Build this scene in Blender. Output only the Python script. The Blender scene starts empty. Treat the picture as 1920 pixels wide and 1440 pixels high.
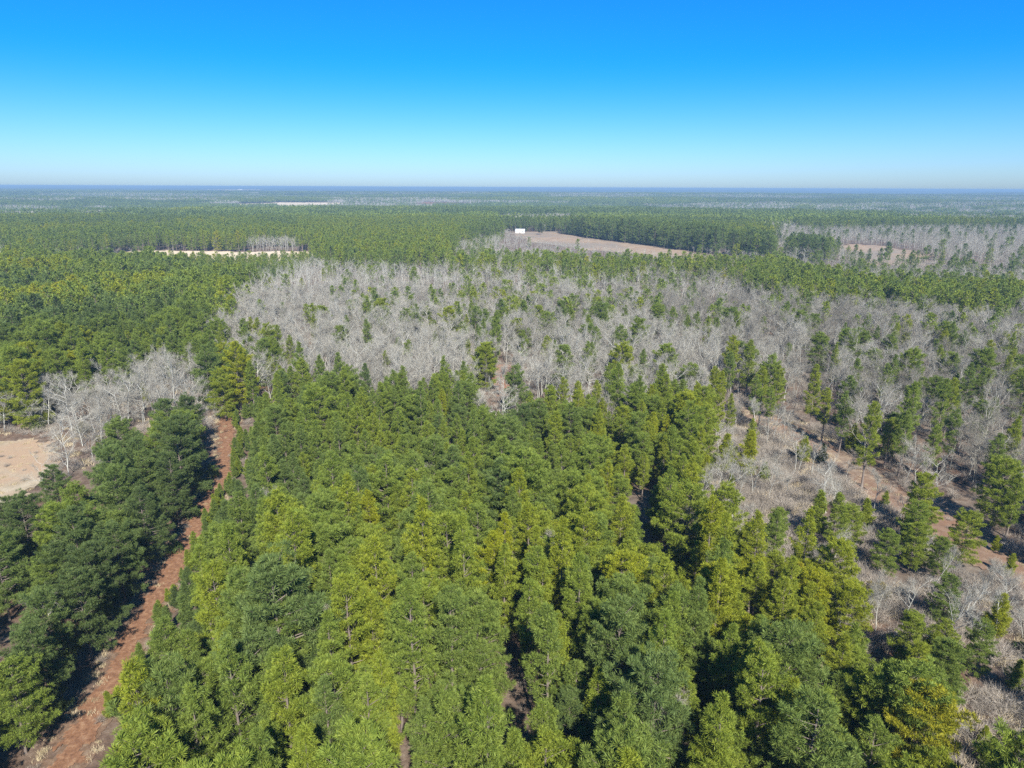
import bpy, math, random
import numpy as np
from mathutils import Vector, Matrix, Euler

R = math.radians
scene = bpy.context.scene
C = scene.collection

# ------------------------------------------------------------------ camera, sky, sun, exposure
CAM_H = 55.0
cam_d = bpy.data.cameras.new('camera')
cam = bpy.data.objects.new('camera', cam_d)
C.objects.link(cam)
cam_d.sensor_width = 36.0
cam_d.lens = 24.0
cam_d.clip_start = 0.5
cam_d.clip_end = 120000.0
cam.location = (0, 0, CAM_H)
PITCH, ROLL = R(16.08), R(0.24)
cam.matrix_world = Matrix.Translation((0, 0, CAM_H)) @ Matrix.Rotation(R(90) - PITCH, 4, 'X') @ Matrix.Rotation(ROLL, 4, 'Z')
scene.camera = cam

SUN_EL, SUN_AZ = R(42), R(168)          # azimuth clockwise from +Y: behind the camera, a little to its right
world = bpy.data.worlds.new('World')
scene.world = world
world.use_nodes = True
wn, wl = world.node_tree.nodes, world.node_tree.links
wn.clear()
sky = wn.new('ShaderNodeTexSky')
sky.sky_type = 'NISHITA'
sky.sun_disc = False
sky.sun_elevation = SUN_EL
sky.sun_rotation = SUN_AZ
sky.altitude = 100
sky.air_density = 0.8
sky.dust_density = 0.65
sky.ozone_density = 10.0
bg = wn.new('ShaderNodeBackground')
bg.inputs['Strength'].default_value = 0.080
wo = wn.new('ShaderNodeOutputWorld')
# clear deep blue above, pale haze towards the horizon, the same all round
tc, sx, mr0, deep = wn.new('ShaderNodeTexCoord'), wn.new('ShaderNodeSeparateXYZ'), wn.new('ShaderNodeMapRange'), wn.new('ShaderNodeMix')
mr0.interpolation_type = 'SMOOTHSTEP'
mr0.inputs['From Min'].default_value, mr0.inputs['From Max'].default_value = -0.02, 0.17
deep.data_type, deep.blend_type = 'RGBA', 'MULTIPLY'
deep.inputs[7].default_value = (0.10, 0.80, 1.12, 1)
wl.new(tc.outputs['Generated'], sx.inputs[0])
wl.new(sx.outputs['Z'], mr0.inputs[0])
wl.new(mr0.outputs[0], deep.inputs[0])
wl.new(sky.outputs[0], deep.inputs[6])
wl.new(deep.outputs[2], bg.inputs[0])
wl.new(bg.outputs[0], wo.inputs[0])

sun_d = bpy.data.lights.new('sun', 'SUN')
sun_d.energy = 5.0
sun_d.angle = R(0.53)
sun_d.color = (1.0, 0.955, 0.88)
sun = bpy.data.objects.new('sun', sun_d)
C.objects.link(sun)
sv = Vector((math.sin(SUN_AZ) * math.cos(SUN_EL), math.cos(SUN_AZ) * math.cos(SUN_EL), math.sin(SUN_EL)))
sun.rotation_euler = sv.to_track_quat('Z', 'Y').to_euler()
sun.location = sv * 200

scene.view_settings.view_transform = 'Standard'
scene.view_settings.look = 'None'
scene.view_settings.exposure = 1.08
scene.view_settings.gamma = 1.0
scene.view_settings.use_curve_mapping = False
cy = scene.cycles
cy.max_bounces = 4
cy.diffuse_bounces = 2
cy.glossy_bounces = 1
cy.transmission_bounces = 2
cy.transparent_max_bounces = 4
cy.volume_bounces = 0
cy.use_denoising = False

# ------------------------------------------------------------------ numbers shared by everything
rng = np.random.default_rng(11)


def vnoise(x, y, s, seed=0):
    """smooth value noise 0..1 on arrays"""
    x = np.asarray(x, float) / s
    y = np.asarray(y, float) / s
    xi, yi = np.floor(x).astype(np.int64), np.floor(y).astype(np.int64)
    fx, fy = x - xi, y - yi
    fx, fy = fx * fx * (3 - 2 * fx), fy * fy * (3 - 2 * fy)

    def h(a, b):
        v = (a * 374761393 + b * 668265263 + seed * 974634777) & 0x7fffffff
        v = ((v ^ (v >> 13)) * 1274126177) & 0x7fffffff
        return ((v ^ (v >> 16)) & 0xffff) / 65535.0
    return (h(xi, yi) * (1 - fx) + h(xi + 1, yi) * fx) * (1 - fy) + (h(xi, yi + 1) * (1 - fx) + h(xi + 1, yi + 1) * fx) * fy


def sstep(a, b, v):
    t = np.clip((v - a) / (b - a), 0, 1)
    return t * t * (3 - 2 * t)


# rolling country: valley floors and crests by distance
RIDGE_R = [0, 1500, 2080, 2850, 3400, 4300, 5200, 6500, 7800, 9500, 12000, 16000, 20000, 60000]
RIDGE_Z = [0, 0, -17, 4, -4, 11, 3, 19, 10, 27, 22, 41, 44, 44]


def height(x, y):
    x, y = np.asarray(x, float), np.asarray(y, float)
    r = np.hypot(x, y)
    z = 0.7 * np.sin(x / 41 + 1.0) * np.sin(y / 57 + 0.4)
    n = vnoise(x + 5000, y + 5000, 1300, 3) - 0.5
    w = r * (1 + 0.10 * n * sstep(1500, 3000, r)) + 500 * (vnoise(x + 90000, y, 5200, 8) - 0.5) * sstep(3000, 6000, r)
    z = z * (1 - sstep(1200, 1600, r)) + np.interp(w, RIDGE_R, RIDGE_Z) + 5 * n * sstep(1700, 3500, r)
    return np.clip(z, -30, 47)


def hz(x, y):
    return float(height(x, y))


def inside(poly, x, y):
    px, py = np.asarray(x, float), np.asarray(y, float)
    res = np.zeros(px.shape, bool)
    n = len(poly)
    for i in range(n):
        x1, y1 = poly[i]
        x2, y2 = poly[(i + 1) % n]
        if y1 == y2:
            continue
        c = (y1 > py) != (y2 > py)
        res ^= c & (px < (x2 - x1) * (py - y1) / (y2 - y1) + x1)
    return res


# land cover outlines in metres, camera standing over (0, 0) and looking along +Y
Z = {
    'central': [(-43, 64), (-44.4, 68), (-46.7, 77.5), (-48.2, 89), (-50.2, 101), (-51.2, 113), (-56, 127.7), (-61.5, 142.6), (-66, 155), (-66, 163),
                (-59, 163), (-48, 165.5), (-32.6, 157), (-24.4, 153), (-15, 170), (-7, 153), (-1, 134), (4.7, 144), (12, 149), (22.7, 156), (32.8, 156.4), (47.3, 153),
                (48.9, 148), (38.6, 127), (31.7, 109), (28.4, 92), (34.9, 85), (41.2, 75), (38.3, 64), (34, 54), (60, 20), (-43, 20), (-43, 50)],
    'left_stand': [(-367, 425), (-222, 425), (-184, 378), (-132, 358), (-110, 265), (-93, 205), (-80, 176), (-77, 168), (-82, 179), (-98, 192), (-106, 178), (-107, 161), (-121, 152), (-160, 146)],
    'left_dark': [(-113, 108), (-90, 109.6), (-92, 118), (-85, 127), (-86, 143), (-77, 146), (-66, 141), (-59.5, 126), (-57.5, 114), (-54.5, 99), (-53, 90), (-51.8, 77.5), (-50, 68), (-49, 64), (-48, 50), (-52, 22), (-110, 22), (-110, 70)],
    'left_bare': [(-160, 144), (-120, 150.6), (-107, 158.5), (-105, 176), (-97.6, 190), (-81, 176), (-71, 162), (-66, 145), (-77.7, 148.6), (-88, 147), (-86, 130), (-85, 117), (-97, 133), (-100.8, 143), (-109, 147)],
    'field_left': [(-175, 145), (-145.7, 143.3), (-115, 144), (-108.5, 144.8), (-102.8, 143.5), (-98.5, 139), (-92.9, 127.3), (-90.7, 118.5), (-90.5, 113.9), (-91, 110.6), (-111, 105.4), (-140, 104)],
    'brush': [(53.8, 167), (64.7, 180), (69.2, 165), (73.4, 147), (73.7, 126), (75.7, 113), (80, 87), (78, 60), (60, 30), (34, 54), (38.3, 64.7), (41.2, 75.3), (34.9, 85), (28.4, 92), (31.7, 109.6), (38.6, 127), (48.9, 150)],
    'lane': [(60.5, 175), (63.2, 167), (68.2, 158.7), (71.8, 143.5), (73.4, 127.7), (75, 115.4), (77, 106), (79.5, 88), (80, 70), (74, 68), (73, 82), (70.7, 90), (68.9, 98.7), (67.3, 106), (66, 116.5), (65.5, 133), (61.5, 149), (57, 159)],
    'bare_main': [(-60, 164), (-75, 168), (-80, 176), (-93, 205), (-110, 265), (-132, 358), (-135, 460), (-103, 431), (-43, 427), (-48, 624), (-18, 755), (4.6, 690), (13, 718), (23.6, 626), (91, 536), (136, 519), (198, 584), (271, 587), (264, 535), (290, 507), (520, 515),
                  (140, 80), (82, 78), (78, 88), (76, 114), (74.4, 127.7), (74.5, 149), (70.4, 168), (65.4, 182), (54, 172), (47, 154), (32.8, 158), (12, 150), (-1, 136), (-7, 154), (-15, 171), (-24.4, 154), (-48, 166.5)],
    'clear_red': [(-7.7, 213), (-0.9, 216), (1.3, 203), (0.3, 186), (-3, 178), (-7, 190)],
    'pines_back': [(-186, 596), (-133, 475), (-94, 467), (-52, 494), (-53, 622), (-54, 878), (-16, 1014), (-22, 1395), (-413, 1354)],
    'mix_mid': [(-46, 494), (-52, 751), (-1, 841), (18, 595), (88, 517), (128, 501), (171, 502), (175, 416), (149, 353), (103, 391), (56, 379), (0, 388), (-34, 398)],
    'band_right': [(120, 352), (150, 441), (170, 404), (180, 360), (200, 340), (300, 325), (400, 330), (330, 250), (229, 252), (180, 262), (150, 276), (128, 300)],
    'scatter': [(-31, 302), (11, 349), (55, 318), (80, 280), (63, 232), (27, 240), (-10, 216), (-50, 238), (-82, 289)],
    'field_house': [(-5, 850), (-4, 905), (60, 905), (60, 854), (84, 792), (120, 717), (148, 643), (168, 573), (166, 539), (140, 540), (120, 572), (100, 600), (66, 640), (38, 690), (16, 745), (3, 790)],
    'row_dark': [(33, 843), (55, 808), (92, 752), (127, 690), (154, 627), (173, 583), (178, 592), (191, 634), (187, 700), (142, 762), (90, 830), (46, 875)],
    'row_dark_b': [(182, 574), (207, 549), (228, 605), (202, 635)],
    'row_dark_c': [(215, 541), (244, 527), (267, 578), (240, 600)],
    'field_round': [(316, 687), (351, 715), (370, 690), (363, 621), (348, 572), (312, 515), (282, 507), (261, 520), (270, 565)],
    'bare_right': [(203, 487), (234, 636), (295, 787), (356, 863), (396, 866), (590, 920), (813, 935), (420, 340), (300, 325), (200, 340), (180, 360), (191, 383), (206, 442)],
    'field_tan': [(-330, 600), (-251, 612), (-170, 606), (-160, 560), (-150, 505), (-200, 480), (-330, 495)],
    'pine_strip': [(83, 783), (289, 771), (548, 876), (681, 1066), (650, 1339), (164, 1560)],
    'bare_far_right': [(387, 977), (666, 1250), (1000, 1350), (1063, 1176), (1745, 1940), (831, 2297), (611, 1929)],
    'bare_far_left': [(-1500, 1150), (-900, 1200), (-620, 1260), (-560, 1500), (-700, 1900), (-1700, 1900)],
    'bare_far_mid': [(-759, 1586), (-626, 1718), (-269, 1765), (-322, 2113), (-766, 2103), (-912, 1909)],
    'far_field': [(-985, 2190), (-800, 2150), (-600, 2230), (-575, 2420), (-620, 2620), (-850, 2600), (-960, 2420)],
    'far_quarry': [(-345, 2420), (-260, 2330), (-165, 2330), (-135, 2560), (-250, 2680), (-370, 2690)],
    'far_clay': [(-110, 2420), (-24, 2390), (-3, 2520), (-80, 2560)],
    'far_meadow': [(-1899, 2562), (-1735, 2548), (-1792, 2692), (-2037, 2749)],
    'far_yard': [(-843, 1540), (-772, 1516), (-819, 1614), (-892, 1643)],
}
for n, (cx, cyy, rx, ry) in enumerate([(420, 2430, 60, 45), (1010, 4080, 120, 160), (-1450, 4050, 150, 170), (-240, 4100, 130, 150), (1620, 2500, 90, 60), (420, 4060, 110, 130), (-2300, 3900, 160, 150), (2300, 4200, 170, 160), (-1250, 2450, 90, 60)]):
    Z['far_clearing_%d' % n] = [(cx + rx * (1 + 0.35 * math.sin(3 * a + n)) * math.cos(a), cyy + ry * (1 + 0.3 * math.cos(2 * a + n)) * math.sin(a)) for a in np.arange(14) * 2 * math.pi / 14]
FIELDS = [k for k in Z if k.startswith('far_clearing')] + ['field_left', 'field_house', 'field_round', 'field_tan', 'far_field', 'far_quarry', 'far_clay', 'far_meadow', 'far_yard']
# centre line of the red dirt track and its half width
TRACK = [(-37, 20), (-41.5, 40), (-43.8, 52), (-45.8, 64), (-46.7, 70), (-48.6, 77.5), (-50.4, 89), (-52.4, 100), (-54.6, 112), (-57.6, 126), (-63.2, 141.5), (-68.2, 154), (-71.5, 164), (-74, 171), (-72, 180), (-71, 195)]


def track_dist(x, y):
    x, y = np.asarray(x, float), np.asarray(y, float)
    d = np.full(x.shape, 1e9)
    for (ax, ay), (bx, by) in zip(TRACK, TRACK[1:]):
        t = np.clip(((x - ax) * (bx - ax) + (y - ay) * (by - ay)) / ((bx - ax) ** 2 + (by - ay) ** 2), 0, 1)
        d = np.minimum(d, np.hypot(x - ax - t * (bx - ax), y - ay - t * (by - ay)))
    return d


# ------------------------------------------------------------------ materials
def new_mat(name):
    m = bpy.data.materials.new(name)
    m.use_nodes = True
    nt = m.node_tree
    b = nt.nodes['Principled BSDF']
    b.inputs['Roughness'].default_value = 0.85
    b.inputs['Specular IOR Level'].default_value = 0.15
    return m, nt, b


def ramp(nt, fac, stops):
    r = nt.nodes.new('ShaderNodeValToRGB')
    e = r.color_ramp.elements
    while len(e) < len(stops):
        e.new(0.5)
    for el, (p, c) in zip(e, stops):
        el.position = p
        el.color = (*c, 1)
    nt.links.new(fac, r.inputs[0])
    return r.outputs[0]


def noise(nt, scale, detail=4.0, rough=0.55, coord='pos', dist=0.0):
    n = nt.nodes.new('ShaderNodeTexNoise')
    n.inputs['Scale'].default_value = scale
    n.inputs['Detail'].default_value = detail
    n.inputs['Roughness'].default_value = rough
    n.inputs['Distortion'].default_value = dist
    if coord == 'pos':
        g = nt.nodes.get('Geo') or nt.nodes.new('ShaderNodeNewGeometry')
        g.name = 'Geo'
        nt.links.new(g.outputs['Position'], n.inputs['Vector'])
    else:
        g = nt.nodes.get('Tex') or nt.nodes.new('ShaderNodeTexCoord')
        g.name = 'Tex'
        nt.links.new(g.outputs['Object'], n.inputs['Vector'])
    return n.outputs['Fac']


def mixc(nt, fac, a, b, mode='MIX'):
    m = nt.nodes.new('ShaderNodeMix')
    m.data_type = 'RGBA'
    m.blend_type = mode
    if isinstance(fac, (int, float)):
        m.inputs[0].default_value = fac
    else:
        nt.links.new(fac, m.inputs[0])
    for v, s in ((a, m.inputs[6]), (b, m.inputs[7])):
        if isinstance(v, tuple):
            s.default_value = (*v, 1)
        else:
            nt.links.new(v, s)
    return m.outputs[2]


def bump(nt, b, h, strength, dist):
    n = nt.nodes.new('ShaderNodeBump')
    n.inputs['Strength'].default_value = strength
    n.inputs['Distance'].default_value = dist
    nt.links.new(h, n.inputs['Height'])
    nt.links.new(n.outputs[0], b.inputs['Normal'])


def foliage_mat(name, stops, translucent=0.22):
    """leaf colour from the tree's own tint (0..1) and each tuft's own tone"""
    m, nt, b = new_mat(name)
    at = nt.nodes.new('ShaderNodeAttribute')
    at.attribute_type = 'INSTANCER'
    at.attribute_name = 'tint'
    col = ramp(nt, at.outputs['Fac'], stops)
    tone = nt.nodes.new('ShaderNodeAttribute')
    tone.attribute_name = 'tone'
    hsv = nt.nodes.new('ShaderNodeHueSaturation')
    mr = nt.nodes.new('ShaderNodeMapRange')
    mr.inputs['To Min'].default_value = 0.68
    mr.inputs['To Max'].default_value = 1.38
    nt.links.new(tone.outputs['Fac'], mr.inputs[0])
    mh = nt.nodes.new('ShaderNodeMapRange')
    mh.inputs['To Min'].default_value = 0.515
    mh.inputs['To Max'].default_value = 0.485
    nt.links.new(tone.outputs['Fac'], mh.inputs[0])
    nt.links.new(mr.outputs[0], hsv.inputs['Value'])
    nt.links.new(mh.outputs[0], hsv.inputs['Hue'])
    nt.links.new(col, hsv.inputs['Color'])
    nt.links.new(hsv.outputs[0], b.inputs['Base Color'])
    b.inputs['Roughness'].default_value = 0.55
    b.inputs['Specular IOR Level'].default_value = 0.15
    tr = nt.nodes.new('ShaderNodeBsdfTranslucent')
    nt.links.new(hsv.outputs[0], tr.inputs['Color'])
    mx = nt.nodes.new('ShaderNodeMixShader')
    mx.inputs[0].default_value = translucent
    nt.links.new(b.outputs[0], mx.inputs[1])
    nt.links.new(tr.outputs[0], mx.inputs[2])
    nt.links.new(mx.outputs[0], nt.nodes['Material Output'].inputs['Surface'])
    return m


PINE_STOPS = [(0.0, (0.066, 0.092, 0.030)), (0.25, (0.115, 0.160, 0.044)), (0.5, (0.168, 0.218, 0.032)), (0.75, (0.245, 0.262, 0.016)), (1.0, (0.30, 0.235, 0.024))]
M_NEEDLE = foliage_mat('pine_needles', PINE_STOPS)
M_SHRUB = foliage_mat('shrub_leaves', [(0.0, (0.03, 0.06, 0.02)), (0.6, (0.09, 0.13, 0.03)), (1.0, (0.16, 0.13, 0.04))])


def bark_mat(name, c0, c1, scale=3.0, toned=False):
    m, nt, b = new_mat(name)
    at = nt.nodes.new('ShaderNodeAttribute')
    at.attribute_type = 'INSTANCER'
    at.attribute_name = 'tint'
    n = noise(nt, scale, 3, 0.6, 'obj')
    add = nt.nodes.new('ShaderNodeMath')
    add.operation = 'MULTIPLY_ADD'
    add.inputs[1].default_value = 0.6
    nt.links.new(at.outputs['Fac'], add.inputs[0])
    mu = nt.nodes.new('ShaderNodeMath')
    mu.operation = 'MULTIPLY'
    mu.inputs[1].default_value = 0.5
    nt.links.new(n, mu.inputs[0])
    nt.links.new(mu.outputs[0], add.inputs[2])
    col = ramp(nt, add.outputs[0], [(0.1, c0), (0.75, c1)])
    if toned:
        tone = nt.nodes.new('ShaderNodeAttribute')
        tone.attribute_name = 'tone'
        col = mixc(nt, 1.0, col, ramp(nt, tone.outputs['Fac'], [(0.2, (0.84, 0.80, 0.755)), (0.9, (1.22, 1.21, 1.19))]), 'MULTIPLY')
    nt.links.new(col, b.inputs['Base Color'])
    return m


M_PBARK = bark_mat('pine_bark', (0.10, 0.075, 0.06), (0.20, 0.165, 0.14))
M_GBARK = bark_mat('grey_bark', (0.136, 0.123, 0.10), (0.345, 0.338, 0.298), toned=True)
M_BRUSH = bark_mat('brush_stems', (0.165, 0.138, 0.11), (0.35, 0.305, 0.25))
M_GRASS = bark_mat('dry_grass', (0.30, 0.24, 0.13), (0.52, 0.43, 0.28))


def ground_mat():
    m, nt, b = new_mat('forest_floor')
    n1, n2, n3 = noise(nt, 0.05, 5, 0.6), noise(nt, 0.6, 5, 0.65), noise(nt, 5.0, 4, 0.7)
    litter = ramp(nt, n2, [(0.3, (0.07, 0.043, 0.029)), (0.5, (0.135, 0.086, 0.058)), (0.7, (0.20, 0.15, 0.108))])
    grey = ramp(nt, n2, [(0.3, (0.082, 0.064, 0.050)), (0.55, (0.155, 0.127, 0.100)), (0.72, (0.23, 0.195, 0.155))])
    near = mixc(nt, ramp(nt, n1, [(0.38, (0, 0, 0)), (0.62, (1, 1, 1))]), litter, grey)
    near = mixc(nt, 0.6, near, ramp(nt, n3, [(0.3, (0.55, 0.52, 0.5)), (0.7, (1.25, 1.2, 1.15))]), 'MULTIPLY')
    # beyond the last trees that can be told apart the ground is woodland seen as one mass
    f1, f2 = noise(nt, 0.0011, 6, 0.62), noise(nt, 0.012, 4, 0.7)
    far = ramp(nt, f1, [(0.36, (0.030, 0.052, 0.022)), (0.50, (0.045, 0.068, 0.028)), (0.58, (0.10, 0.088, 0.07)), (0.66, (0.055, 0.07, 0.032)), (0.80, (0.16, 0.13, 0.10))])
    far = mixc(nt, 0.7, far, ramp(nt, f2, [(0.3, (0.5, 0.5, 0.5)), (0.7, (1.4, 1.4, 1.4))]), 'MULTIPLY')
    g = nt.nodes['Geo']
    ln = nt.nodes.new('ShaderNodeVectorMath')
    ln.operation = 'LENGTH'
    nt.links.new(g.outputs['Position'], ln.inputs[0])
    mr = nt.nodes.new('ShaderNodeMapRange')
    mr.inputs['From Min'].default_value = 3900
    mr.inputs['From Max'].default_value = 4900
    nt.links.new(ln.outputs['Value'], mr.inputs[0])
    nt.links.new(mixc(nt, mr.outputs[0], near, far), b.inputs['Base Color'])
    bump(nt, b, n3, 0.6, 0.15)
    return m


def soil_mat(name, c0, c1, c2, scale=0.5, big=0.06, tint=None):
    m, nt, b = new_mat(name)
    n2, n3, n1 = noise(nt, scale, 6, 0.65), noise(nt, 6.0, 4, 0.7), noise(nt, big, 4, 0.6, dist=1.0)
    col = ramp(nt, n2, [(0.3, c0), (0.52, c1), (0.72, c2)])
    if tint:
        col = mixc(nt, ramp(nt, n1, [(0.42, (0, 0, 0)), (0.6, (1, 1, 1))]), col, tint)
    col = mixc(nt, 0.5, col, ramp(nt, n3, [(0.32, (0.5, 0.48, 0.46)), (0.68, (1.35, 1.33, 1.3))]), 'MULTIPLY')
    nt.links.new(col, b.inputs['Base Color'])
    bump(nt, b, n3, 0.5, 0.08)
    return m


M_GROUND = ground_mat()
M_CLAY = soil_mat('red_clay', (0.16, 0.078, 0.048), (0.25, 0.128, 0.078), (0.33, 0.20, 0.13))
M_TRACK = soil_mat('track_soil', (0.115, 0.058, 0.034), (0.205, 0.108, 0.060), (0.30, 0.19, 0.115), 1.6, 0.12)
M_TAN = soil_mat('tan_grass', (0.25, 0.205, 0.14), (0.345, 0.29, 0.205), (0.42, 0.36, 0.265), 0.35, 0.06, (0.33, 0.235, 0.155))
M_FIELD = soil_mat('field_soil', (0.22, 0.145, 0.095), (0.30, 0.22, 0.15), (0.35, 0.285, 0.205), 0.12, 0.012, (0.22, 0.185, 0.145))
M_PALE = soil_mat('pale_field', (0.48, 0.38, 0.25), (0.56, 0.46, 0.33), (0.60, 0.50, 0.38), 0.01, 0.004)
M_VERGE = soil_mat('verge_litter', (0.09, 0.055, 0.036), (0.155, 0.10, 0.065), (0.24, 0.18, 0.125), 0.8, 0.1)
M_LANE = soil_mat('lane_soil', (0.12, 0.08, 0.056), (0.215, 0.158, 0.112), (0.34, 0.275, 0.20), 0.5, 0.07, (0.19, 0.105, 0.064))

# ------------------------------------------------------------------ mesh helpers


def mesh(name, v, f, mats, mi=None, tone=None):
    """triangles from arrays; mi = material index per face, tone = float per face"""
    v, f = np.asarray(v, np.float32), np.asarray(f, np.int32)
    me = bpy.data.meshes.new(name)
    k = f.shape[1]
    me.vertices.add(len(v))
    me.vertices.foreach_set('co', v.ravel())
    me.loops.add(f.size)
    me.loops.foreach_set('vertex_index', f.ravel())
    me.polygons.add(len(f))
    me.polygons.foreach_set('loop_start', np.arange(0, f.size, k, dtype=np.int32))
    for m in mats:
        me.materials.append(m)
    if mi is not None:
        me.polygons.foreach_set('material_index', np.asarray(mi, np.int32))
    if tone is not None:
        a = me.attributes.new('tone', 'FLOAT', 'FACE')
        a.data.foreach_set('value', np.asarray(tone, np.float32))
    me.update(calc_edges=True)
    return me


def link(name, data, parent=None, loc=None, rotz=0.0, **props):
    o = bpy.data.objects.new(name, data)
    C.objects.link(o)
    if parent is not None:
        o.parent = parent
    if loc is not None:
        o.location = loc
    o.rotation_euler.z = rotz
    for k, val in props.items():
        if val is not None:
            o[k] = val
    return o


def join(parts):
    """[(v, f, material index, tone array or None)] -> one set of arrays"""
    V, Fc, MI, TN, n = [], [], [], [], 0
    for v, f, mi, tn in parts:
        V.append(v)
        Fc.append(f + n)
        MI.append(np.full(len(f), mi))
        TN.append(tn if tn is not None else np.full(len(f), 0.5))
        n += len(v)
    return np.concatenate(V), np.concatenate(Fc), np.concatenate(MI), np.concatenate(TN)


def tubes(segs, sides=5):
    """tapered tubes as triangles; segs rows = p0(3) p1(3) r0 r1"""
    s = np.asarray(segs, float).reshape(-1, 8)
    p0, p1, r0, r1 = s[:, 0:3], s[:, 3:6], s[:, 6], s[:, 7]
    d = p1 - p0
    d /= np.maximum(np.linalg.norm(d, axis=1, keepdims=True), 1e-6)
    ref = np.where(np.abs(d[:, 2:3]) < 0.9, np.array([[0, 0, 1.0]]), np.array([[1.0, 0, 0]]))
    u = np.cross(d, ref)
    u /= np.linalg.norm(u, axis=1, keepdims=True)
    w = np.cross(d, u)
    a = np.arange(sides) * 2 * math.pi / sides
    ring = u[:, None, :] * np.cos(a)[None, :, None] + w[:, None, :] * np.sin(a)[None, :, None]
    v = np.concatenate([p0[:, None] + ring * r0[:, None, None], p1[:, None] + ring * r1[:, None, None]], axis=1)
    i = np.arange(sides)
    j = (i + 1) % sides
    q = np.concatenate([np.stack([i, j, j + sides], 1), np.stack([i, j + sides, i + sides], 1)])
    f = (q[None] + (np.arange(len(s)) * 2 * sides)[:, None, None]).reshape(-1, 3)
    return v.reshape(-1, 3), f


def slivers(p, q, w, g):
    """thin triangles from p (width w) to q"""
    d = q - p
    r = g.normal(size=p.shape)
    s = np.cross(d, r)
    s /= np.maximum(np.linalg.norm(s, axis=1, keepdims=True), 1e-6)
    s *= (np.asarray(w) / 2).reshape(-1, 1)
    v = np.stack([p - s, p + s, q], 1).reshape(-1, 3)
    return v, np.arange(len(v)).reshape(-1, 3)


def tufts(P, D, S, g, blades, length, width, spread=0.75):
    """bottle-brush needle clumps: blades thin faces fanned round each clump's direction"""
    n = len(P)
    P, D, S = np.repeat(P, blades, 0), np.repeat(D, blades, 0), np.repeat(S, blades)
    d = D + g.normal(size=P.shape) * spread
    d /= np.maximum(np.linalg.norm(d, axis=1, keepdims=True), 1e-6)
    L = length * S * g.uniform(0.7, 1.15, len(P))
    base = P + d * (0.12 * L)[:, None]
    tip = P + d * L[:, None]
    s = np.cross(d, g.normal(size=P.shape))
    s /= np.maximum(np.linalg.norm(s, axis=1, keepdims=True), 1e-6)
    w = (width * S * g.uniform(0.7, 1.3, len(P)) / 2)[:, None]
    mid = P + d * (0.62 * L)[:, None]
    v = np.stack([base, mid - s * w, tip, mid + s * w], 1).reshape(-1, 3)
    k = np.arange(len(P))[:, None] * 4
    f = np.concatenate([k + np.array([[0, 1, 2]]), k + np.array([[0, 2, 3]])])
    tone = np.clip(np.repeat(g.normal(0.5, 0.15, n), blades) + g.normal(0, 0.12, n * blades), 0, 1)
    return v, f, np.concatenate([tone, tone])


def unit(a):
    return a / np.maximum(np.linalg.norm(a, axis=-1, keepdims=True), 1e-6)


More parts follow.
